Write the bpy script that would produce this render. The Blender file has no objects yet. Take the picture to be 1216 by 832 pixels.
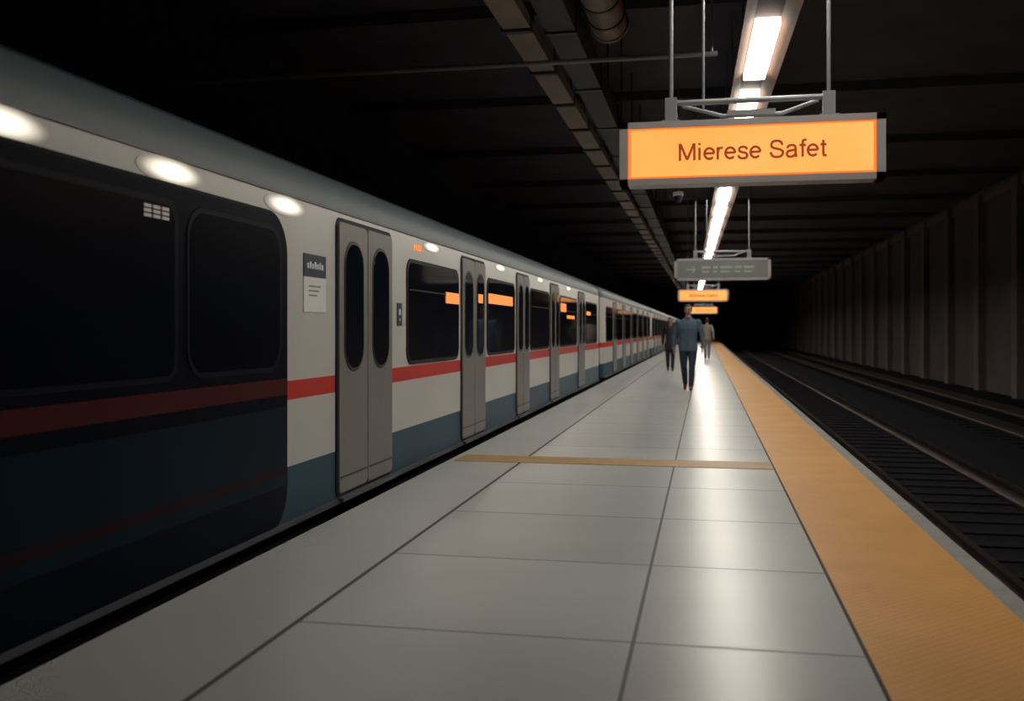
import bpy, bmesh, math, random
from mathutils import Vector, Matrix
random.seed(4)
scene = bpy.context.scene
H = 1.25

# ------------------------------------------------------------ materials
def mat(name, col, rough=0.5, metal=0.0, emis=None, es=0.0, noise=0.0, nscale=3.0, bump=0.0, bscale=40.0, spec=0.5, coat=0.0, stretch=(1,1,1)):
    m = bpy.data.materials.new(name); m.use_nodes = True
    nt = m.node_tree; b = nt.nodes["Principled BSDF"]
    b.inputs["Base Color"].default_value = (*col, 1)
    b.inputs["Roughness"].default_value = rough
    b.inputs["Metallic"].default_value = metal
    b.inputs["Specular IOR Level"].default_value = spec
    b.inputs["Coat Weight"].default_value = coat
    tc = nt.nodes.new("ShaderNodeTexCoord")
    mp = nt.nodes.new("ShaderNodeMapping"); mp.inputs["Scale"].default_value = stretch
    nt.links.new(tc.outputs["Object"], mp.inputs["Vector"])
    if emis:
        b.inputs["Emission Color"].default_value = (*emis, 1)
        b.inputs["Emission Strength"].default_value = es
    if noise > 0:
        n = nt.nodes.new("ShaderNodeTexNoise"); n.inputs["Scale"].default_value = nscale
        n.inputs["Detail"].default_value = 5
        nt.links.new(mp.outputs[0], n.inputs["Vector"])
        r = nt.nodes.new("ShaderNodeMapRange")
        r.inputs["From Min"].default_value = 0.25; r.inputs["From Max"].default_value = 0.75
        r.inputs["To Min"].default_value = 1 - noise; r.inputs["To Max"].default_value = 1 + noise
        nt.links.new(n.outputs["Fac"], r.inputs["Value"])
        mx = nt.nodes.new("ShaderNodeVectorMath"); mx.operation = 'SCALE'
        mx.inputs[0].default_value = col
        nt.links.new(r.outputs[0], mx.inputs["Scale"])
        nt.links.new(mx.outputs[0], b.inputs["Base Color"])
    if bump > 0:
        n2 = nt.nodes.new("ShaderNodeTexNoise"); n2.inputs["Scale"].default_value = bscale
        nt.links.new(mp.outputs[0], n2.inputs["Vector"])
        bp = nt.nodes.new("ShaderNodeBump"); bp.inputs["Strength"].default_value = bump
        bp.inputs["Distance"].default_value = 0.01
        nt.links.new(n2.outputs["Fac"], bp.inputs["Height"])
        nt.links.new(bp.outputs[0], b.inputs["Normal"])
    return m

M_white = mat("train_white_paint", (0.56, 0.555, 0.53), 0.34, noise=0.05, nscale=1.2, spec=0.45)
M_shoulder = mat("train_shoulder_paint", (0.12, 0.15, 0.17), 0.50, noise=0.05, spec=0.3)
M_blue = mat("train_blue_paint", (0.022, 0.075, 0.120), 0.45, noise=0.08, spec=0.25)
M_red = mat("train_red_stripe", (0.56, 0.035, 0.028), 0.4, noise=0.05, spec=0.35)
M_roof = mat("train_roof_grey", (0.028, 0.044, 0.060), 0.55, noise=0.1, spec=0.25)
M_rubber = mat("black_rubber", (0.010, 0.010, 0.013), 0.6, noise=0.1, spec=0.3)
M_glass = mat("tinted_window_glass", (0.005, 0.007, 0.012), 0.06, spec=0.45, noise=0.1)
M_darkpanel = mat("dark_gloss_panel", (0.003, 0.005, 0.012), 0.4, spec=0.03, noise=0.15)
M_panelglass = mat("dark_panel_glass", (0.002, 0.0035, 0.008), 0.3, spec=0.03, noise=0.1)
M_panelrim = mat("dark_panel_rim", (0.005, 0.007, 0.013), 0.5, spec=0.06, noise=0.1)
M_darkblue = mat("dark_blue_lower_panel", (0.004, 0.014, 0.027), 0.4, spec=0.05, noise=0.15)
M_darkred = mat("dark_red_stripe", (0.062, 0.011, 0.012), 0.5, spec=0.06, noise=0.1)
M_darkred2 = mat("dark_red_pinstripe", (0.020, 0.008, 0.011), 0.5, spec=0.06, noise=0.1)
M_steel = mat("brushed_steel_door", (0.24, 0.23, 0.215), 0.45, metal=0.3, noise=0.08, nscale=4, stretch=(1, 12, 0.4))
M_steeldark = mat("door_edge_metal", (0.05, 0.05, 0.055), 0.4, metal=0.5, noise=0.1)
M_under = mat("underframe_black", (0.008, 0.008, 0.011), 0.8, noise=0.2, spec=0.2)
M_sill = mat("sill_metal", (0.14, 0.14, 0.16), 0.5, metal=0.5, noise=0.1)
M_galv = mat("galvanised_steel", (0.24, 0.25, 0.27), 0.5, metal=0.2, noise=0.12)
M_frame = mat("sign_frame_grey", (0.42, 0.40, 0.40), 0.5, noise=0.06)
M_textd = mat("sign_letter_brown", (0.06, 0.012, 0.006), 0.6, emis=(0.30, 0.030, 0.006), es=1.0)
M_rail = mat("rail_steel", (0.10, 0.075, 0.065), 0.35, metal=0.8, noise=0.2)
M_ballast = mat("track_ballast", (0.009, 0.009, 0.013), 0.95, noise=0.5, nscale=14, bump=0.6, bscale=14, spec=0.1)
M_sleeper = mat("sleeper_timber", (0.012, 0.0115, 0.015), 0.95, noise=0.4, nscale=14, bump=0.6, bscale=14, spec=0.1)
M_wall = mat("wall_concrete", (0.12, 0.098, 0.094), 0.85, noise=0.25, nscale=0.6, bump=0.3)
M_pil = mat("pilaster_concrete", (0.185, 0.148, 0.135), 0.85, noise=0.2, nscale=0.8)
M_darkwall = mat("dark_tunnel_wall", (0.07, 0.075, 0.11), 0.9, noise=0.3)
M_ceil = mat("dark_ceiling_concrete", (0.075, 0.070, 0.090), 0.9, noise=0.25, nscale=0.8)
M_beam = mat("ceiling_beam_paint", (0.068, 0.063, 0.078), 0.8, noise=0.2)
M_tray = mat("cable_tray_beige", (0.25, 0.20, 0.16), 0.6, noise=0.25, nscale=2)
M_pipe = mat("pipe_lagging", (0.22, 0.165, 0.135), 0.6, noise=0.2)
M_duct = mat("duct_dark", (0.038, 0.037, 0.042), 0.6, noise=0.2)
M_trough = mat("lamp_reflector_tan", (0.030, 0.0135, 0.0065), 0.75, noise=0.1, spec=0.04)
M_tube = mat("lamp_diffuser", (0.9, 0.9, 0.88), 0.4, emis=(1.0, 0.935, 0.83), es=27)
M_edge = mat("platform_edge_concrete", (0.30, 0.30, 0.29), 0.6, noise=0.15, nscale=6)
M_pface = mat("platform_face_concrete", (0.05, 0.05, 0.05), 0.9, noise=0.2)
M_strip = mat("brass_floor_strip", (0.46, 0.29, 0.12), 0.5, noise=0.15, nscale=5)
M_decalb = mat("decal_navy", (0.015, 0.03, 0.07), 0.5, noise=0.05)
M_decalw = mat("decal_and_glint_pale", (0.75, 0.75, 0.73), 0.5, noise=0.04)
M_decalt = mat("decal_print_grey", (0.2, 0.2, 0.2), 0.5, noise=0.04)
M_led_refl = mat("led_and_reflection_orange", (0.3, 0.1, 0.02), 0.4, emis=(1.0, 0.30, 0.07), es=0.95)  # LED digits, and sign reflections painted as glowing strips
M_greysign = mat("unlit_sign_panel", (0.22, 0.24, 0.225), 0.5, noise=0.06)
M_signwht = mat("unlit_sign_print", (0.40, 0.42, 0.40), 0.5, noise=0.04)

def mat_display():
    m = bpy.data.materials.new("orange_display"); m.use_nodes = True
    nt = m.node_tree; b = nt.nodes["Principled BSDF"]
    b.inputs["Base Color"].default_value = (0.3, 0.12, 0.03, 1)
    b.inputs["Specular IOR Level"].default_value = 0.2
    tc = nt.nodes.new("ShaderNodeTexCoord")
    n = nt.nodes.new("ShaderNodeTexNoise"); n.inputs["Scale"].default_value = 1.6
    nt.links.new(tc.outputs["Object"], n.inputs["Vector"])
    cr = nt.nodes.new("ShaderNodeValToRGB")
    cr.color_ramp.elements[0].position = 0.3; cr.color_ramp.elements[0].color = (1.0, 0.38, 0.070, 1)
    cr.color_ramp.elements[1].position = 0.7; cr.color_ramp.elements[1].color = (1.0, 0.47, 0.120, 1)
    nt.links.new(n.outputs["Fac"], cr.inputs["Fac"])
    nt.links.new(cr.outputs[0], b.inputs["Emission Color"])
    b.inputs["Emission Strength"].default_value = 1.05
    return m
M_disp = mat_display()
M_disprim = mat("display_rim_orange", (0.3, 0.08, 0.02), 0.4, emis=(1.0, 0.20, 0.03), es=0.95)

def mat_oval():  # soft glow fading outwards, imitates a ceiling light mirrored in the paint
    m = bpy.data.materials.new("painted_reflection_glow"); m.use_nodes = True
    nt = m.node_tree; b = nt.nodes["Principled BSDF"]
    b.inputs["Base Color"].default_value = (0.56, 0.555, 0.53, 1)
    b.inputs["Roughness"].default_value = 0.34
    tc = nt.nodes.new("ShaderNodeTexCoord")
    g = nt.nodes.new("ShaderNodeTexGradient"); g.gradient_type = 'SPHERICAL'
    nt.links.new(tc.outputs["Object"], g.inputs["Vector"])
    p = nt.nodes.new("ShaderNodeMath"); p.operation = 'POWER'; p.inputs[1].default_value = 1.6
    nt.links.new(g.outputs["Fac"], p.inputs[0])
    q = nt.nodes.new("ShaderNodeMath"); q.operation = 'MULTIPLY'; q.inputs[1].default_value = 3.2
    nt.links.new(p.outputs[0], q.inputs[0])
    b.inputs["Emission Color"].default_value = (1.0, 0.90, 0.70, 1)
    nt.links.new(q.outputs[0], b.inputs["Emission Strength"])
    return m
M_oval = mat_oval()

def mat_tile():
    m = bpy.data.materials.new("platform_tile"); m.use_nodes = True
    nt = m.node_tree; N = nt.nodes; L = nt.links; b = N["Principled BSDF"]
    geo = N.new("ShaderNodeTexCoord"); sp = N.new("ShaderNodeSeparateXYZ")
    L.new(geo.outputs["Object"], sp.inputs[0])
    def math_(op, a, bb=None, c=None):
        n = N.new("ShaderNodeMath"); n.operation = op
        for i, v in enumerate((a, bb, c)):
            if v is None: continue
            if isinstance(v, (int, float)): n.inputs[i].default_value = v
            else: L.new(v, n.inputs[i])
        return n.outputs[0]
    X, Y = sp.outputs[0], sp.outputs[1]
    def line(coord, at, w):
        return math_('LESS_THAN', math_('ABSOLUTE', math_('SUBTRACT', coord, at)), w)
    g1 = line(X, -1.72, 0.013); g2 = math_('MULTIPLY', line(X, -0.285, 0.008), 0.85)
    fy = math_('FRACT', math_('DIVIDE', math_('SUBTRACT', Y, 3.9 - 13.0), 1.3))
    g3 = math_('LESS_THAN', math_('MINIMUM', fy, math_('SUBTRACT', 1.0, fy)), 0.0075)
    g3 = math_('MULTIPLY', g3, math_('GREATER_THAN', X, -1.72))
    g = math_('MAXIMUM', math_('MAXIMUM', g1, g2), math_('MULTIPLY', g3, 0.6))
    ix = math_('ADD', math_('GREATER_THAN', X, -1.72), math_('GREATER_THAN', X, -0.285))
    iy = math_('FLOOR', math_('DIVIDE', math_('SUBTRACT', Y, 3.9 - 13.0), 1.3))
    cb = N.new("ShaderNodeCombineXYZ"); L.new(ix, cb.inputs[0]); L.new(iy, cb.inputs[1])
    wn = N.new("ShaderNodeTexWhiteNoise"); wn.noise_dimensions = '3D'; L.new(cb.outputs[0], wn.inputs["Vector"])
    mp = N.new("ShaderNodeMapping"); mp.inputs["Scale"].default_value = (0.6, 1.6, 1); L.new(geo.outputs["Object"], mp.inputs["Vector"])
    n1 = N.new("ShaderNodeTexNoise"); n1.inputs["Scale"].default_value = 1.0; n1.inputs["Detail"].default_value = 2
    n1.inputs["Roughness"].default_value = 0.4
    L.new(mp.outputs[0], n1.inputs["Vector"])
    v = math_('ADD', math_('MULTIPLY', n1.outputs["Fac"], 0.10), math_('MULTIPLY', wn.outputs["Value"], 0.05))
    v = math_('ADD', v, 0.46)
    v = math_('MULTIPLY', v, math_('SUBTRACT', 1.0, math_('MULTIPLY', g, 0.80)))
    sc = N.new("ShaderNodeVectorMath"); sc.operation = 'SCALE'; sc.inputs[0].default_value = (0.95, 1.0, 0.985)
    L.new(v, sc.inputs["Scale"]); L.new(sc.outputs[0], b.inputs["Base Color"])
    r = math_('ADD', math_('MULTIPLY', wn.outputs["Value"], 0.02), 0.30)
    r = math_('ADD', r, math_('MULTIPLY', g, 0.5))
    L.new(r, b.inputs["Roughness"])
    b.inputs["Specular IOR Level"].default_value = 0.42
    return m
M_tile = mat_tile()

def mat_tactile():
    m = bpy.data.materials.new("tactile_paving_yellow"); m.use_nodes = True
    nt = m.node_tree; N = nt.nodes; L = nt.links; b = N["Principled BSDF"]
    tc = N.new("ShaderNodeTexCoord")
    v = N.new("ShaderNodeTexVoronoi"); v.inputs["Scale"].default_value = 26; v.inputs["Randomness"].default_value = 0.0
    mp = N.new("ShaderNodeMapping"); mp.inputs["Rotation"].default_value = (0, 0, 0.785)
    L.new(tc.outputs["Object"], mp.inputs[0]); L.new(mp.outputs[0], v.inputs["Vector"])
    r = N.new("ShaderNodeMapRange"); r.inputs["From Min"].default_value = 0.25; r.inputs["From Max"].default_value = 0.5
    r.inputs["To Min"].default_value = 1; r.inputs["To Max"].default_value = 0
    L.new(v.outputs["Distance"], r.inputs["Value"])
    n = N.new("ShaderNodeTexNoise"); n.inputs["Scale"].default_value = 2.0; n.inputs["Detail"].default_value = 4
    L.new(tc.outputs["Object"], n.inputs["Vector"])
    cr = N.new("ShaderNodeValToRGB")
    cr.color_ramp.elements[0].position = 0.3; cr.color_ramp.elements[0].color = (0.74, 0.36, 0.095, 1)
    cr.color_ramp.elements[1].position = 0.7; cr.color_ramp.elements[1].color = (0.82, 0.43, 0.13, 1)
    L.new(n.outputs["Fac"], cr.inputs["Fac"])
    mx = N.new("ShaderNodeMix"); mx.data_type = 'RGBA'; mx.blend_type = 'MULTIPLY'; mx.inputs["Factor"].default_value = 1
    r2 = N.new("ShaderNodeMapRange"); r2.inputs["To Min"].default_value = 0.90; r2.inputs["To Max"].default_value = 1.0
    L.new(r.outputs[0], r2.inputs["Value"])
    L.new(cr.outputs[0], mx.inputs["A"]); L.new(r2.outputs[0], mx.inputs["B"])
    L.new(mx.outputs["Result"], b.inputs["Base Color"])
    b.inputs["Roughness"].default_value = 0.5
    b.inputs["Specular IOR Level"].default_value = 0.35
    bp = N.new("ShaderNodeBump"); bp.inputs["Strength"].default_value = 0.3; bp.inputs["Distance"].default_value = 0.003
    L.new(r.outputs[0], bp.inputs["Height"]); L.new(bp.outputs[0], b.inputs["Normal"])
    return m
M_tact = mat_tactile()

# ------------------------------------------------------------ mesh builder
class MB:
    def __init__(s): s.v = []; s.f = []; s.m = []; s.mats = []
    def mi(s, m):
        if m not in s.mats: s.mats.append(m)
        return s.mats.index(m)
    def add(s, vs, fs, m):
        o = len(s.v); s.v += [tuple(p) for p in vs]; k = s.mi(m)
        for f in fs: s.f.append(tuple(i + o for i in f)); s.m.append(k)
    def box(s, x0, x1, y0, y1, z0, z1, m):
        vs = [(x, y, z) for x in (x0, x1) for y in (y0, y1) for z in (z0, z1)]
        s.add(vs, [(0,1,3,2),(4,6,7,5),(0,4,5,1),(2,3,7,6),(0,2,6,4),(1,5,7,3)], m)
    def prism_x(s, pts, x0, x1, m, bev=0.0):
        n = len(pts)
        cy = sum(p[0] for p in pts)/n; cz = sum(p[1] for p in pts)/n
        vs = [(x0, y, z) for y, z in pts]
        if bev > 0:
            xb = x1 - bev
            vs += [(xb, y, z) for y, z in pts]
            ins = []
            for y, z in pts:
                d = math.hypot(y-cy, z-cz); ins.append((x1, y-(y-cy)/d*bev, z-(z-cz)/d*bev))
            vs += ins; rings = 3
        else:
            vs += [(x1, y, z) for y, z in pts]; rings = 2
        fs = [tuple(range(n)), tuple(range((rings-1)*n, rings*n))]
        for r in range(rings-1):
            for i in range(n):
                j = (i+1) % n; fs.append((r*n+i, r*n+j, (r+1)*n+j, (r+1)*n+i))
        s.add(vs, fs, m)
    def tube(s, pts, rad, m, seg=12):
        pts = [Vector(p) for p in pts]
        if not isinstance(rad, (list, tuple)): rad = [rad]*len(pts)
        rings = []
        for i, p in enumerate(pts):
            d = (pts[min(i+1, len(pts)-1)] - pts[max(i-1, 0)]).normalized()
            a = Vector((0, 0, 1)) if abs(d.z) < 0.9 else Vector((0, 1, 0))
            u = d.cross(a).normalized(); w = d.cross(u)
            rings += [p + (u*math.cos(t)+w*math.sin(t))*rad[i] for t in [2*math.pi*k/seg for k in range(seg)]]
        n = len(pts); fs = [tuple(range(seg)), tuple(range((n-1)*seg, n*seg))]
        for r in range(n-1):
            for k in range(seg):
                j = (k+1) % seg; fs.append((r*seg+k, r*seg+j, (r+1)*seg+j, (r+1)*seg+k))
        s.add(rings, fs, m)
    def ell(s, c, r, m, seg=16, rg=10):
        vs = []; fs = []
        for i in range(1, rg):
            a = math.pi*i/rg
            for k in range(seg):
                t = 2*math.pi*k/seg
                vs.append((c[0]+r[0]*math.sin(a)*math.cos(t), c[1]+r[1]*math.sin(a)*math.sin(t), c[2]+r[2]*math.cos(a)))
        top = len(vs); vs.append((c[0], c[1], c[2]+r[2])); vs.append((c[0], c[1], c[2]-r[2]))
        for k in range(seg):
            j = (k+1) % seg
            fs.append((top, k, j)); o = (rg-2)*seg; fs.append((top+1, o+j, o+k))
            for i in range(rg-2): fs.append((i*seg+k, (i+1)*seg+k, (i+1)*seg+j, i*seg+j))
        s.add(vs, fs, m)
    def loftz(s, rings, m, seg=24):
        vs = []
        for cx, cy, z, rx, ry in rings:
            vs += [(cx+rx*math.cos(2*math.pi*k/seg), cy+ry*math.sin(2*math.pi*k/seg), z) for k in range(seg)]
        n = len(rings); fs = [tuple(range(seg)), tuple(range((n-1)*seg, n*seg))]
        for r in range(n-1):
            for k in range(seg):
                j = (k+1) % seg; fs.append((r*seg+k, r*seg+j, (r+1)*seg+j, (r+1)*seg+k))
        s.add(vs, fs, m)
    def limb(s, pts, rad, m, seg=14):
        s.tube(pts, rad, m, seg)
        for p, r in zip(pts, rad): s.ell(p, (r, r, r), m, 12, 8)
    def ribbon(s, pts, w, y, m):
        n = len(pts); L = []; R = []
        for i, (x, z) in enumerate(pts):
            def nrm(a, b):
                dx, dz = b[0]-a[0], b[1]-a[1]; l = math.hypot(dx, dz) or 1; return (-dz/l, dx/l)
            if i == 0: nx, nz = nrm(pts[0], pts[1]); k = 1
            elif i == n-1: nx, nz = nrm(pts[-2], pts[-1]); k = 1
            else:
                a = nrm(pts[i-1], pts[i]); b_ = nrm(pts[i], pts[i+1])
                nx, nz = a[0]+b_[0], a[1]+b_[1]; l = math.hypot(nx, nz) or 1; nx /= l; nz /= l
                k = 1/max(nx*a[0]+nz*a[1], 0.38)
            L.append((x+nx*w/2*k, z+nz*w/2*k)); R.append((x-nx*w/2*k, z-nz*w/2*k))
        vs = [(x, y, z) for x, z in L]+[(x, y, z) for x, z in R]
        vs += [(x, y+0.002, z) for x, z in L]+[(x, y+0.002, z) for x, z in R]
        fs = []
        for i in range(n-1):
            fs.append((i, i+1, n+i+1, n+i)); fs.append((2*n+i, 3*n+i, 3*n+i+1, 2*n+i+1))
            fs.append((i, 2*n+i, 2*n+i+1, i+1)); fs.append((n+i, n+i+1, 3*n+i+1, 3*n+i))
        s.add(vs, fs, m)
    def make(s, name, parent=None, smooth=False):
        me = bpy.data.meshes.new(name); me.from_pydata(s.v, [], s.f)
        for m in s.mats: me.materials.append(m)
        for p, k in zip(me.polygons, s.m): p.material_index = k; p.use_smooth = smooth
        bm = bmesh.new(); bm.from_mesh(me); bmesh.ops.recalc_face_normals(bm, faces=bm.faces); bm.to_mesh(me); bm.free()
        if smooth:
            try: me.set_sharp_from_angle(angle=math.radians(40))
            except Exception: pass
        ob = bpy.data.objects.new(name, me); scene.collection.objects.link(ob)
        if parent: ob.parent = parent
        return ob

def empty(name, loc=(0, 0, 0)):
    e = bpy.data.objects.new(name, None); scene.collection.objects.link(e); e.location = loc; e.empty_display_size = 0.2
    return e

def rr(y0, y1, z0, z1, r, n=8, rl=None):
    if rl is None: rl = r
    pts = []
    for cy, cz, a0, q in ((y1-r, z1-r, 0, r), (y0+rl, z1-rl, 90, rl), (y0+rl, z0+rl, 180, rl), (y1-r, z0+r, 270, r)):
        for k in range(n+1):
            a = math.radians(a0+90*k/n); pts.append((cy+q*math.cos(a), cz+q*math.sin(a)))
    return pts

def arc(cx, cz, rx, rz, a0, a1, n=18):
    return [(cx+rx*math.cos(math.radians(a0+(a1-a0)*i/n)), cz+rz*math.sin(math.radians(a0+(a1-a0)*i/n))) for i in range(n+1)]
def spl(pts, it=2):
    for _ in range(it):
        q = [pts[0]]
        for a, b_ in zip(pts[:-1], pts[1:]):
            q += [(a[0]*.75+b_[0]*.25, a[1]*.75+b_[1]*.25), (a[0]*.25+b_[0]*.75, a[1]*.25+b_[1]*.75)]
        q.append(pts[-1]); pts = q
    return pts
GL = {
 'M': ([[(.06,0),(.06,.72)], [(.08,.70),(.37,.03)], [(.37,.03),(.66,.70)], [(.68,.72),(.68,0)]], .84),
 'i': ([[(.06,0),(.06,.52)], [(.06,.63),(.06,.72)]], .23),
 'e': ([[(.045,.27),(.455,.27)], arc(.25,.26,.205,.225,0,318)], .55),
 'r': ([[(.06,0),(.06,.52)], spl([(.06,.30),(.09,.42),(.16,.485),(.28,.475)])], .34),
 's': ([spl([(.41,.38),(.37,.47),(.23,.505),(.09,.46),(.07,.33),(.16,.28),(.27,.26),(.41,.21),(.42,.08),(.34,.02),(.22,.01),(.09,.04),(.04,.15)])], .51),
 'S': ([spl([(.54,.51),(.50,.65),(.33,.705),(.13,.67),(.07,.52),(.13,.41),(.31,.37),(.52,.31),(.59,.19),(.50,.05),(.33,.015),(.13,.05),(.05,.23)])], .69),
 'a': ([spl([(.06,.37),(.10,.47),(.24,.50),(.38,.47),(.405,.35),(.405,.10),(.44,0)]), spl([(.40,.30),(.25,.275),(.08,.25),(.03,.12),(.10,.02),(.22,.01),(.36,.06),(.405,.18)])], .55),
 'f': ([spl([(.14,0),(.14,.30),(.14,.58),(.16,.69),(.30,.69)]), [(.01,.48),(.28,.48)]], .31),
 't': ([spl([(.13,.66),(.13,.30),(.13,.10),(.15,.02),(.27,.03)]), [(.01,.48),(.26,.48)]], .31),
 ' ': ([], .28)}
def lettering(text, width, y, zc, cx, parent):
    tot = sum(GL[c][1] for c in text)-0.06
    sc = width/tot; b = MB(); x = cx-width/2
    k = 0
    for c in text:
        for st in GL[c][0]:
            k += 1
            b.ribbon([(x+px*sc, zc+(pz-0.36)*sc*1.04) for px, pz in st], 0.102*sc, y-0.0002*(k % 4), M_textd)
        x += GL[c][1]*sc
    b.make("lettering", parent)

# ------------------------------------------------------------ shell
Y0, Y1 = -6.0, 200.0
ZB = -0.95
ZC = 6.4
ZR = ZC-0.021
b = MB(); b.box(-8.0, 10.0, Y0, Y1, ZB-0.2, ZB, M_ballast); b.make("floor")
plat = empty("station_platform")
b = MB()
b.box(-2.31, 1.32, Y0, Y1, ZB, -0.06, M_pface)
b.make("base", plat)
b = MB(); b.box(-2.43, 0.60, Y0, Y1, -0.06, 0.0, M_tile); b.make("tiles", plat)
b = MB(); b.box(0.615, 1.33, Y0, Y1, -0.06, 0.004, M_tact); b.make("tactile_paving", plat)
b = MB(); b.box(0.60, 0.615, Y0, Y1, -0.06, -0.001, M_rubber); b.make("joint", plat)
b = MB(); b.box(1.33, 1.44, Y0, Y1, -0.10, 0.0, M_edge); b.make("coping", plat)
b = MB(); b.box(-2.36, 0.60, 8.98, 9.44, 0.0, 0.005, M_strip); b.make("floor_strip", plat)

b = MB(); b.box(10.0, 10.4, Y0, Y1, ZB-0.2, ZC, M_wall)
y = 2.0
while y < Y1-1:
    b.box(9.75, 10.0, y, y+0.6, ZB, ZC-0.2, M_pil); y += 4.5
b.box(9.9, 10.0, Y0, Y1, ZC-0.5, ZC-0.2, M_pil)
b.make("wall_right")
b = MB(); b.box(-8.4, -8.0, Y0, Y1, ZB-0.2, ZC, M_darkwall); b.make("wall_left")
b = MB(); b.box(-8.4, 10.4, Y1, Y1+0.4, ZB-0.2, ZC, M_darkwall); b.make("wall_end")
b = MB(); b.box(-8.4, 10.4, Y0-0.4, Y0, ZB-0.2, ZC, M_darkwall); b.make("wall_back")
b = MB(); b.box(-8.4, 10.4, Y0-0.4, Y1+0.4, ZC, ZC+0.3, M_ceil); b.make("ceiling")
b = MB()
y = 3.0
while y < Y1-2:
    b.box(-8.0, 9.7, y, y+0.4, ZC-0.2, ZC, M_beam); y += 6.0  # cross beams projecting below the ceiling slab
b.make("ceiling_beams_1")

def track(name, xa, xb):
    b = MB()
    for x in (xa, xb):
        for w0, z0, z1 in ((0.07, ZB+0.02, ZB+0.06), (0.012, ZB+0.06, ZB+0.19), (0.036, ZB+0.19, ZB+0.235)):
            b.box(x-w0, x+w0, Y0, Y1, z0, z1, M_rail)
    y = Y0+0.3
    while y < 80:
        b.box(xa-0.5, xb+0.5, y, y+0.24, ZB, ZB+0.02, M_sleeper); y += 0.65
    b.make(name)
track("railway_track", 2.40, 3.835)
track("railway_track", 6.3, 7.735)
track("railway_track", -4.57, -3.13)

# ------------------------------------------------------------ train
XS = -2.55; XC = -3.85
train = empty("subway_train")
def car(idx, ya, yb, doors, wins):
    b = MB()
    prof = [(1.25, -0.10, None), (1.30, 0.05, M_under), (1.30, 0.40, M_blue), (1.30, 0.815, M_white), (1.30, 0.935, M_red),
            (1.30, 2.09, M_white), (1.285, 2.19, M_shoulder), (1.24, 2.275, M_shoulder), (1.16, 2.35, M_shoulder), (1.08, 2.395, M_roof),
            (0.95, 2.44, M_roof), (0.65, 2.49, M_roof), (0.0, 2.52, M_roof)]
    ends = [(ya, 0.93), (ya+0.06, 0.975), (ya+0.2, 1.0), (yb-0.2, 1.0), (yb-0.06, 0.975), (yb, 0.93)]
    for sgn in (1, -1):
        for k in range(1, len(prof)):
            (xa, za, _), (xb, zb, m) = prof[k-1], prof[k]
            vs = []; fs = []
            for yy, s_ in ends:
                vs += [(XC+sgn*xa*s_, yy, za), (XC+sgn*xb*s_, yy, zb)]
            for i in range(len(ends)-1): fs.append((2*i, 2*i+1, 2*i+3, 2*i+2))
            b.add(vs, fs, m)
    for yy in (ya, yb):
        poly = [(XC+x*0.93, yy, z) for x, z, _ in prof] + [(XC-x*0.93, yy, z) for x, z, _ in reversed(prof[:-1])]
        b.add(poly, [tuple(range(len(poly)))], M_rubber)
    b.add([(XC-1.25, ya, -0.1), (XC+1.25, ya, -0.1), (XC+1.25, yb, -0.1), (XC-1.25, yb, -0.1)], [(0, 1, 2, 3)], M_under)
    ob = b.make("car_body_%d" % idx, train, smooth=True)
    bm = bmesh.new(); bm.from_mesh(ob.data); bmesh.ops.remove_doubles(bm, verts=bm.verts, dist=0.0005)
    bmesh.ops.recalc_face_normals(bm, faces=bm.faces); bm.to_mesh(ob.data); bm.free()
    try: ob.data.set_sharp_from_angle(angle=math.radians(40))
    except Exception: pass
    b = MB()
    b.box(XC-1.15, XC+1.15, ya+1.0, yb-1.0, -0.42, -0.10, M_under)
    for yc in (ya+2.2, yb-2.2):
        for dy in (-0.9, 0.9):
            for sx in (-0.72, 0.72):
                x = XC+sx
                b.tube([(x-0.06, yc+dy, ZB+0.235+0.36), (x+0.06, yc+dy, ZB+0.235+0.36)], 0.36, M_under, 20)
            b.tube([(XC-0.7, yc+dy, -0.355), (XC+0.7, yc+dy, -0.355)], 0.07, M_under, 10)
        b.box(XC-1.0, XC+1.0, yc-1.3, yc+1.3, -0.45, -0.25, M_under)
    b.make("undercarriage_%d" % idx, train)
    b = MB()
    b.box(XS-0.02, XS+0.025, ya+0.3, yb-0.3, 0.03, 0.065, M_sill)
    b.box(XS-0.02, XS+0.008, ya+0.25, yb-0.25, 2.085, 2.10, M_sill)
    for (a, c) in wins:
        b.prism_x(rr(a, c, 0.95, 1.88, 0.13), XS-0.02, XS+0.012, M_rubber, 0.006)
        b.prism_x(rr(a+0.035, c-0.035, 0.985, 1.845, 0.10), XS-0.02, XS+0.016, M_glass, 0.003)
        b.box(XS, XS+0.019, a+0.05, c-0.05, 1.60, 1.612, M_rubber)
    for (a, c) in doors:
        mid = (a+c)/2
        b.prism_x(rr(a-0.03, c+0.03, 0.06, 2.05, 0.08), XS-0.02, XS+0.008, M_rubber, 0.004)
        for (p, q) in ((a, mid-0.008), (mid+0.008, c)):
            b.prism_x(rr(p, q, 0.09, 2.02, 0.045), XS-0.02, XS+0.022, M_steel, 0.008)
            w = q-p
            wc = (p+q)/2
            b.prism_x(rr(wc-0.205*w/0.59, wc+0.205*w/0.59, 0.95, 1.90, 0.19*w/0.59, 10), XS, XS+0.027, M_steeldark, 0.004)
            b.prism_x(rr(wc-0.18*w/0.59, wc+0.18*w/0.59, 0.975, 1.875, 0.165*w/0.59, 10), XS, XS+0.031, M_glass, 0.003)
        b.box(XS, XS+0.06, a-0.02, c+0.02, 0.045, 0.07, M_sill)
        b.box(XS, XS+0.026, a+0.02, mid-0.03, 0.20, 0.215, M_steeldark)
        b.box(XS, XS+0.026, mid+0.03, c-0.02, 0.20, 0.215, M_steeldark)
    b.make("doors_and_windows_%d" % idx, train, smooth=False)
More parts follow.
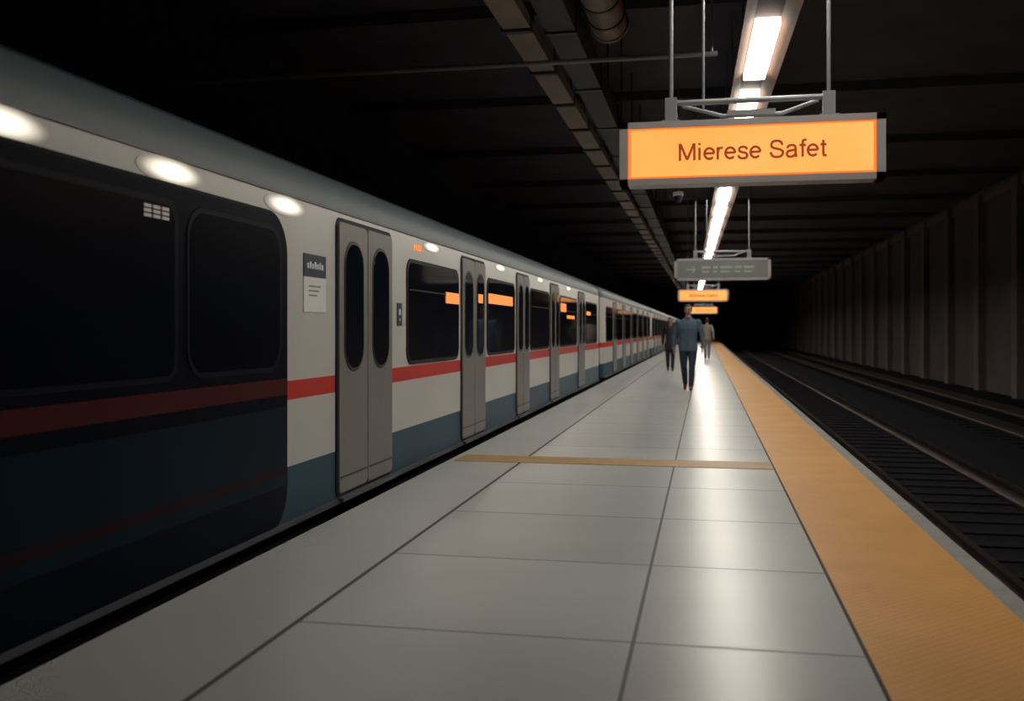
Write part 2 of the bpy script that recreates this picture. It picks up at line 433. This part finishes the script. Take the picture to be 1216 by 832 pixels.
doors1 = [(6.45, 7.62), (9.99, 11.06), (13.04, 13.96), (15.97, 16.90), (19.6, 20.6)]
wins1 = [(8.06, 9.86), (11.20, 12.90), (14.08, 15.86), (17.02, 19.4), (20.8, 23.0)]
car(1, -5.0, 23.7, doors1, wins1)
ya = 24.5; i = 2
while ya < 150:
    ds = []; ws = []
    yy = ya+0.7
    for k in range(6):
        ws.append((yy, yy+1.75))
        ds.append((yy+1.95, yy+3.0)); yy += 3.2
    ws.append((yy, yy+1.0))
    yb = yy+1.3
    car(i, ya, yb, ds, ws)
    b = MB(); b.box(XC-0.9, XC+0.9, ya-0.9, ya+0.05, 0.0, 2.2, M_rubber)
    for k in range(5): b.box(XC-1.0, XC+1.0, ya-0.78+k*0.15, ya-0.72+k*0.15, -0.02, 2.26, M_under)
    b.make("gangway_bellows_%d" % i, train)
    ya = yb+0.8; i += 1

# big dark cab-end panel
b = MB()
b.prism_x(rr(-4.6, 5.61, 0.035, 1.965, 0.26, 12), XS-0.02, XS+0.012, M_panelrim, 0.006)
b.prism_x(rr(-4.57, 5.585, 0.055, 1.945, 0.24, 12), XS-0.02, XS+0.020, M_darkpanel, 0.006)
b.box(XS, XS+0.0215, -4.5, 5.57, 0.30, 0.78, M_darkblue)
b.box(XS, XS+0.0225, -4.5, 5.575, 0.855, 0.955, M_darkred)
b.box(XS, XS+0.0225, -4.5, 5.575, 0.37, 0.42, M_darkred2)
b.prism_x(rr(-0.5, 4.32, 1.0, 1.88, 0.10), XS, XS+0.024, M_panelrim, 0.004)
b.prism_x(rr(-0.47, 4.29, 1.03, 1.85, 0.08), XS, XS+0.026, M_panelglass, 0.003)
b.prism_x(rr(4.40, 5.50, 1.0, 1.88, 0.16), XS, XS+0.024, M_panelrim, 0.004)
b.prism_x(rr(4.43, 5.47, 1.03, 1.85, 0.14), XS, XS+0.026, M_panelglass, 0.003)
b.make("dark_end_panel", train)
b = MB()
for r_ in range(3):  # pale cells paint a small light reflection on the dark panel
    for c_ in range(3):
        b.box(XS, XS+0.028, 4.02+c_*0.075, 4.08+c_*0.075, 1.775+r_*0.022, 1.790+r_*0.022, M_decalw)
b.make("painted_panel_glint", train)
b = MB()
b.box(XS, XS+0.006, 5.87, 6.24, 1.60, 1.75, M_decalb)
b.box(XS, XS+0.006, 5.87, 6.24, 1.37, 1.60, M_decalw)
for k in range(7): b.box(XS, XS+0.009, 5.92+k*0.04, 5.945+k*0.04, 1.655, 1.69 + 0.012*(k % 2), M_decalw)
for k in range(3): b.box(XS, XS+0.008, 5.95, 6.14-0.03*k, 1.535-0.03*k, 1.545-0.03*k, M_decalt)
b.box(XS, XS+0.006, 7.80, 7.93, 1.29, 1.48, M_decalb)
b.box(XS, XS+0.009, 7.845, 7.885, 1.38, 1.43, M_decalw)
b.box(XS, XS+0.009, 7.855, 7.875, 1.33, 1.35, M_decalw)
b.make("information_decals", train)
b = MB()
for (a, c, z, h) in ((9.32, 9.82, 1.575, 0.11), (11.24, 12.68, 1.63, 0.12), (17.1, 17.75, 1.66, 0.15), (17.9, 18.9, 1.50, 0.06), (20.9, 21.6, 1.62, 0.08)):  # glowing strips painted in for lit signs mirrored in the windows
    b.box(XS, XS+0.024, a, c, z-h/2, z+h/2, M_led_refl)
b.box(XS, XS+0.034, 10.66, 10.88, 1.56, 1.66, M_led_refl)  # same painted sign reflection, on a door window
for k in (0, 1, 2, 3): b.box(XS, XS+0.01, 8.28+k*0.07, 8.30+k*0.07, 1.965, 2.02, M_led_refl)
b.make("led_digits_and_painted_reflections", train)
# thin glowing ovals that paint ceiling-light reflections on the body side
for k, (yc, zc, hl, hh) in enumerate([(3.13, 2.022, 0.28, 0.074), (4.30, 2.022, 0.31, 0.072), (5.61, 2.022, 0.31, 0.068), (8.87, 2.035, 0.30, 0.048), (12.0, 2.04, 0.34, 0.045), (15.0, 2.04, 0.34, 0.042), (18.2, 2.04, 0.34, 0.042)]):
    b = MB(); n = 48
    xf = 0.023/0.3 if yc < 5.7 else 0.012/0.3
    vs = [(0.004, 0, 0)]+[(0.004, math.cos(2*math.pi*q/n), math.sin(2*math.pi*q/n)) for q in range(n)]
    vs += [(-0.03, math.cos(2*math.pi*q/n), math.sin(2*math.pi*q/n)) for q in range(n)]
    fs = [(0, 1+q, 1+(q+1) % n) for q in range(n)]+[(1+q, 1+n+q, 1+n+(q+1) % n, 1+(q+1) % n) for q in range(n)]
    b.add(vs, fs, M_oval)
    o = b.make("painted_reflection_%d" % k, train)
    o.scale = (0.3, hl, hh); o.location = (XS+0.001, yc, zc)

# ------------------------------------------------------------ lamps
row = empty("strip_light_fixture")
def lx(y): return 0.76-0.016*y
b = MB(); t = MB(); rods = MB()
ys = 9.85-2.9*2
L0 = ys-0.3; L1 = 100.0
def slab(mb, off0, off1, za, zb, ya, yb, m):
    x0, x1 = lx(ya), lx(yb)
    vs = [(x0+off0, ya, za), (x0+off1, ya, zb), (x1+off1, yb, zb), (x1+off0, yb, za)]
    vs += [(p[0], p[1], p[2]+0.012) for p in vs]
    mb.add(vs, [(0,1,2,3),(4,7,6,5),(0,4,5,1),(1,5,6,2),(2,6,7,3),(3,7,4,0)], m)
slab(b, -0.13, 0.13, 4.34, 4.34, L0, L1, M_trough)
slab(b, -0.25, -0.13, 4.21, 4.34, L0, L1, M_trough)
slab(b, 0.13, 0.25, 4.34, 4.21, L0, L1, M_trough)
b.box(lx(L0)-0.25, lx(L0)+0.25, L0-0.02, L0, 4.21, 4.40, M_trough)
b.make("reflector_trough", row)
y = ys
while y < L1-3:
    y2 = y+2.1
    xa, xb = lx(y), lx(y2)
    w = 0.12
    vs = [(xa-w, y, 4.25), (xa+w, y, 4.25), (xb+w, y2, 4.25), (xb-w, y2, 4.25)]
    vs += [(p[0], p[1], 4.33) for p in vs]
    t.add(vs, [(0,1,2,3),(4,7,6,5),(0,4,5,1),(1,5,6,2),(2,6,7,3),(3,7,4,0)], M_tube)
    rods.tube([(lx(y)-0.1, y-0.2, 4.35), (lx(y)-0.1, y-0.2, ZR)], 0.012, M_galv, 8)
    y += 2.9
t.make("diffusers", row); rods.make("hanger_rods", row)

# cable tray, duct and pipes
b = MB()
b.box(-1.93, -1.70, 4.0, 110, 4.20, 4.24, M_tray)
b.box(-1.95, -1.93, 4.0, 110, 4.20, 4.32, M_tray); b.box(-1.70, -1.68, 4.0, 110, 4.20, 4.32, M_tray)
y = 4.5
while y < 110:
    b.box(-1.97, -1.67, y, y+0.08, 4.17, 4.34, M_duct)
    b.tube([(-1.94, y+0.04, 4.3), (-1.94, y+0.04, ZR)], 0.012, M_duct, 6)
    y += 1.6
b.make("cable_tray")
b = MB()
b.box(-1.60, -1.30, 4.0, 110, 4.30, 4.62, M_duct)
y = 5.0
while y < 110:
    b.box(-1.62, -1.28, y, y+0.06, 4.28, 4.64, M_steeldark)
    b.tube([(-1.45, y+0.03, 4.6), (-1.45, y+0.03, ZR)], 0.015, M_duct, 6)
    y += 2.4
b.make("ventilation_duct")
b = MB()
b.tube([(-1.04, -4, 4.62), (-1.04, 10.6, 4.62)], 0.20, M_pipe, 28)
b.tube([(-1.04, 10.6, 4.62), (-1.04, 10.66, 4.62)], [0.22, 0.22], M_pipe, 28)
y = 8.0
while y < 10.6:
    b.tube([(-1.04, y, 4.62), (-1.04, y+0.07, 4.62)], 0.212, M_steeldark, 28); y += 0.55
for y in (8.9, 4.0): b.tube([(-1.04, y, 4.8), (-1.04, y, ZR)], 0.02, M_duct, 8)
b.make("insulated_pipe", smooth=True)
b = MB()
b.tube([(-7.9, 10.2, 4.10), (0.12, 10.2, 4.10)], 0.026, M_galv, 10)
b.tube([(0.06, 10.2, 4.10), (0.06, 10.2, ZR)], 0.016, M_galv, 8)
b.tube([(-5.5, 10.2, 4.10), (-5.5, 10.2, ZR)], 0.012, M_duct, 8)
b.make("ceiling_conduit")

# ------------------------------------------------------------ signs
def hanging_sign(Y, cx, lit, text=None, w=1.95, thin=True):
    e = empty("platform_display_sign" if lit else "platform_direction_sign", (cx, Y, 2.605))
    b = MB(); h = w/2; d = 0.10
    z0, z1 = -0.24, 0.245
    b.box(-h+0.01, h-0.01, -d+0.03, d, z0+0.01, z1-0.01, M_frame)
    fr = 0.065
    b.box(-h, h, -d, d+0.01, z1-fr*0.75, z1, M_frame)
    b.box(-h, h, -d, d+0.01, z0, z0+fr*0.75, M_frame)
    b.box(-h, -h+fr, -d, d+0.01, z0, z1, M_frame)
    b.box(h-fr, h, -d, d+0.01, z0, z1, M_frame)
    b.make("case", e)
    b = MB()
    if lit:
        b.box(-h+fr, h-fr, -d+0.01, -d+0.03, z0+0.049, z1-0.049, M_disprim)
        b.box(-h+fr+0.02, h-fr-0.02, -d+0.002, -d+0.02, z0+0.064, z1-0.064, M_disp)
    else:
        b.box(-h+fr, h-fr, -d+0.01, -d+0.03, z0+0.049, z1-0.049, M_greysign)
        b.ribbon([(-0.78, 0.0), (-0.60, 0.0)], 0.03, -d+0.004, M_signwht)
        b.ribbon([(-0.66, 0.07), (-0.59, 0.0), (-0.66, -0.07)], 0.03, -d+0.006, M_signwht)
        xx = -0.45
        for k, wd in enumerate((0.20, 0.11, 0.26, 0.15, 0.22)):
            b.box(xx, xx+wd, -d+0.004, -d+0.012, 0.02, 0.075, M_signwht)
            b.box(xx, xx+wd*0.8, -d+0.004, -d+0.012, -0.07, -0.03, M_signwht); xx += wd+0.05
    b.make("display_panel", e)
    b = MB()
    zt = ZR-2.605
    for sx in (-0.585, 0.585):
        b.box(sx-0.045, sx+0.045, -0.03, 0.03, 0.24, 0.44, M_galv)
        b.box(sx-0.07, sx+0.07, -0.06, 0.06, 0.245, 0.262, M_galv)
        b.tube([(sx, 0, 0.43), (sx, 0, zt)], 0.016, M_galv, 10)
    b.tube([(-0.585, 0, 0.40), (0.585, 0, 0.40)], 0.022, M_galv, 10)
    b.tube([(-0.50, 0.1, 0.40), (-0.2, 0.1, 0.31), (0.25, 0.1, 0.31), (0.52, 0.1, 0.40)], 0.016, M_galv, 8)
    if thin: b.tube([(-0.34, 0.1, 0.36), (-0.34, 0.1, zt)], 0.011, M_galv, 8)
    b.box(-0.16, 0.2, 0.0, 0.1, 0.29, 0.33, M_galv)
    b.make("hanger_bracket", e)
    if text:
        lettering(text, 1.08, -d-0.003, 0.003, 0.015, e)
    return e
hanging_sign(7.6, 0.322, True, "Mierese Safet")
hanging_sign(22.1, 0.36, False, w=2.1)
hanging_sign(38.6, -0.10, True, "Mierese Safet")
hanging_sign(67.0, -0.15, True, "Mierese Safet", w=1.9, thin=False)

b = MB()
b.tube([(-0.55, 20, 4.05), (-0.55, 20, ZR)], 0.02, M_galv, 8)
b.box(-0.65, -0.45, 19.9, 20.1, 3.98, 4.06, M_frame)
b.tube([(-0.55, 20.0, 3.99), (-0.55, 20.0, 3.85)], [0.09, 0.05], M_rubber, 16)
b.make("dome_security_camera", smooth=True)

# ------------------------------------------------------------ people
def person(name, loc, yaw, jacket, trousers, shoe, hairc, skin, scale=1.0, step=0.22, hem=0.86, width=1.0, longhair=False, skirt=False):
    m_j = mat(name+"_jacket", jacket, 0.8, noise=0.15, nscale=12, bump=0.3, bscale=30)
    m_t = mat(name+"_trousers", trousers, 0.85, noise=0.15, nscale=12)
    m_s = mat(name+"_shoes", shoe, 0.45, noise=0.1)
    m_h = mat(name+"_hair", hairc, 0.7, noise=0.3, nscale=40)
    m_k = mat(name+"_skin", skin, 0.55, noise=0.05)
    m_e = mat(name+"_eyes", (0.03, 0.02, 0.02), 0.2, noise=0.05)
    m_l = mat(name+"_lips", (0.30, 0.12, 0.10), 0.5, noise=0.05)
    m_b = mat(name+"_shirt", (0.06, 0.07, 0.08), 0.8, noise=0.05)
    e = empty(name, loc); e.rotation_euler = (0, 0, yaw); e.scale = (scale,)*3
    b = MB(); W = width
    b.loftz([(0,0,0.78,0.12*W,0.09),(0,0,hem,0.176*W,0.124),(0,0,0.95,0.178*W,0.124),(0,0,1.05,0.168*W,0.116),(0,-0.005,1.17,0.174*W,0.118),
             (0,-0.008,1.30,0.198*W,0.128),(0,0,1.39,0.207*W,0.118),(0,0.005,1.45,0.165*W,0.095),(0,0.01,1.49,0.10*W,0.075),(0,0.01,1.52,0.066,0.064)] if hem >= 0.8 else
            [(0,0,hem,0.20*W,0.15),(0,0,0.9,0.178*W,0.125),(0,0,1.05,0.16*W,0.112),(0,-0.005,1.17,0.170*W,0.116),
             (0,-0.008,1.30,0.196*W,0.126),(0,0,1.39,0.205*W,0.116),(0,0.005,1.45,0.165*W,0.095),(0,0.01,1.49,0.10*W,0.075),(0,0.01,1.52,0.066,0.064)], m_j)
    b.limb([(0,0.012,1.44),(0,0.0,1.60)], [0.058,0.055], m_k)
    b.ell((0,0.012,1.69),(0.076,0.094,0.098), m_k, 24, 16)
    b.ell((0,-0.022,1.635),(0.056,0.062,0.062), m_k, 20, 12)
    b.ell((0,-0.095,1.655),(0.013,0.020,0.022), m_k, 10, 8)
    for s_ in (-1, 1): b.ell((s_*0.077,0.015,1.665),(0.010,0.020,0.032), m_k, 10, 8)
    b.ell((0,0.026,1.712),(0.084,0.096,0.086), m_h, 24, 16)
    if longhair: b.ell((0,0.06,1.60),(0.085,0.06,0.15), m_h, 24, 16)
    b.tube([(0,0.012,1.475),(0,0.006,1.535)], [0.088,0.072], m_j, 20)
    hands = []
    for s_ in (-1, 1):
        sw = -s_*0.11
        sh = (s_*0.185*W, 0.0, 1.415); el = (s_*0.262*W, 0.035+sw*0.45, 1.145); wr = (s_*0.272*W, -0.04+sw, 0.905)
        b.limb([sh, ((sh[0]+el[0])/2+s_*0.012, (sh[1]+el[1])/2, (sh[2]+el[2])/2), el, wr], [0.068, 0.059, 0.053, 0.042], m_j)
        hx, hy, hz = s_*0.272*W, wr[1]-0.01, 0.83
        b.tube([(wr[0], wr[1], 0.91), (hx, hy+0.004, 0.87)], [0.026, 0.024], m_k, 10)
        b.ell((hx, hy, 0.84), (0.017, 0.040, 0.050), m_k, 14, 10)
        for f_, (oy, ln) in enumerate(((-0.030, 0.066), (-0.010, 0.074), (0.010, 0.070), (0.028, 0.055))):
            p0 = (hx, hy+oy*0.9, 0.812); p1 = (hx-s_*0.006, hy+oy*1.05, 0.812-ln*0.5); p2 = (hx-s_*0.024, hy+oy*1.05, 0.812-ln)
            b.limb([p0, p1, p2], [0.0095, 0.0088, 0.0075], m_k, 8)
        b.limb([(hx-s_*0.004, hy-0.034, 0.856), (hx-s_*0.014, hy-0.058, 0.826), (hx-s_*0.020, hy-0.062, 0.798)], [0.012, 0.0105, 0.009], m_k, 8)
        hands.append((hx, hy, 0.80))
    for s_ in (-1, 1):
        if s_ == 1: kn = (s_*0.085, -0.10*step/0.22, 0.495); an = (s_*0.070, -step, 0.105); pitch = 0.12
        else: kn = (s_*0.085, -0.02, 0.485); an = (s_*0.070, step, 0.155); pitch = -0.42
        hp = (s_*0.088*W, 0.0, 0.90)
        mid = [(hp[i]+kn[i])/2 for i in range(3)]
        calf = (kn[0]*0.6+an[0]*0.4, kn[1]*0.65+an[1]*0.35+0.015, kn[2]*0.65+an[2]*0.35)
        b.limb([hp, tuple(mid), kn, calf, an], [0.098, 0.086, 0.068, 0.064, 0.052], m_t)
        c, sn = math.cos(pitch), math.sin(pitch)
        def R(dy, dz): return (an[0], an[1]+dy*c+dz*sn*(1), an[2]-0.06+dz*c-dy*sn)
        pts = [R(0.045, -0.005), R(-0.03, -0.005), R(-0.10, -0.012), R(-0.165, -0.018)]
        mn = min(p[2]-r for p, r in zip(pts, (0.036, 0.038, 0.037, 0.028)))
        if s_ == 1: pts = [(p[0], p[1], max(p[2]-max(mn, 0), r+0.001)) for p, r in zip(pts, (0.036, 0.038, 0.037, 0.028))]
        else: pts = [(p[0], p[1], max(p[2]-mn+0.001, r+0.001)) for p, r in zip(pts, (0.036, 0.038, 0.037, 0.028))]
        b.limb(pts, [0.036, 0.040, 0.039, 0.028], m_s)
        b.limb([an, (pts[0][0], (pts[0][1]+pts[1][1])/2, pts[0][2]+0.01)], [0.045, 0.036], m_s)
    ob = b.make(name+"_raw")
    rm = ob.modifiers.new("r", 'REMESH'); rm.mode = 'VOXEL'; rm.voxel_size = 0.0075; rm.use_smooth_shade = True
    sm = ob.modifiers.new("s", 'SMOOTH'); sm.factor = 0.5; sm.iterations = 2
    dg = bpy.context.evaluated_depsgraph_get(); me = bpy.data.meshes.new_from_object(ob.evaluated_get(dg))
    bpy.data.objects.remove(ob)
    me.materials.clear()
    for m in (m_j, m_t, m_s, m_h, m_k, m_b): me.materials.append(m)
    for p in me.polygons:
        x, y, z = p.center; k = 0
        isarm = abs(x) > 0.205*W
        if z > 1.525:
            k = 4
            if z > 1.735 or (y > -0.02 and z > 1.665) or (y > 0.045 and z > 1.57): k = 3
            if abs(x) > 0.078 and z < 1.70 and y < 0.04: k = 4
            if longhair and y > 0.02: k = 3
            if z < 1.54 and k == 4 and not (y < -0.03): k = 0
        elif z > 1.44 and y < -0.045 and abs(x) < 0.035: k = 5
        elif isarm and z < 0.895 and z > 0.70 and any(abs(x-h[0]) < 0.06 and abs(y-h[1]) < 0.1 for h in hands): k = 4
        elif z < hem+0.005 and not (isarm and z > 0.88): k = 1
        if z < 0.115: k = 2
        p.material_index = k; p.use_smooth = True
    body = bpy.data.objects.new("body", me); scene.collection.objects.link(body); body.parent = e
    f = MB()
    for s_ in (-1, 1):
        f.ell((s_*0.030, -0.073, 1.678), (0.012, 0.008, 0.007), m_e, 10, 8)
        f.ell((s_*0.031, -0.078, 1.700), (0.018, 0.006, 0.004), m_h, 10, 6)
    f.ell((0, -0.080, 1.617), (0.022, 0.008, 0.006), m_l, 10, 6)
    f.make("face_features", e, smooth=True)
    g = MB(); g.box(-0.006, 0.006, -0.142, -0.10, hem+0.03 if hem > 0.8 else 0.9, 1.30, m_s)
    g.make("jacket_zip", e)
    return e
person("walking_man", (-0.36, 20.5, 0), math.radians(-2), (0.075, 0.130, 0.185), (0.018, 0.034, 0.062), (0.16, 0.06, 0.03), (0.05, 0.03, 0.02), (0.42, 0.25, 0.18), scale=1.0, step=0.20, hem=0.82, width=1.10)
person("walking_woman", (-1.07, 30.2, 0), math.radians(4), (0.02, 0.02, 0.026), (0.018, 0.018, 0.024), (0.05, 0.025, 0.018), (0.035, 0.02, 0.015), (0.40, 0.24, 0.18), scale=0.92, step=0.15, hem=0.70, width=0.9, longhair=True)
person("standing_commuter", (0.06, 43.0, 0), math.radians(180), (0.34, 0.30, 0.26), (0.24, 0.21, 0.20), (0.06, 0.04, 0.03), (0.07, 0.04, 0.03), (0.42, 0.26, 0.19), scale=1.0, step=0.10)

# ------------------------------------------------------------ world, camera
w = bpy.data.worlds.new("World"); scene.world = w; w.use_nodes = True
w.node_tree.nodes["Background"].inputs[0].default_value = (0.35, 0.45, 0.7, 1)
w.node_tree.nodes["Background"].inputs[1].default_value = 0.01

cam = bpy.data.cameras.new("camera"); co = bpy.data.objects.new("camera", cam); scene.collection.objects.link(co)
co.location = (0, 0, H); co.rotation_euler = (math.radians(90), 0, math.atan(0.2))
cam.sensor_width = 36; cam.lens = 36*1150/1216; cam.shift_y = -24/1216
cam.clip_end = 500
cam.dof.use_dof = True; cam.dof.focus_distance = 8.0; cam.dof.aperture_fstop = 1.8
scene.camera = co
scene.view_settings.view_transform = 'Standard'
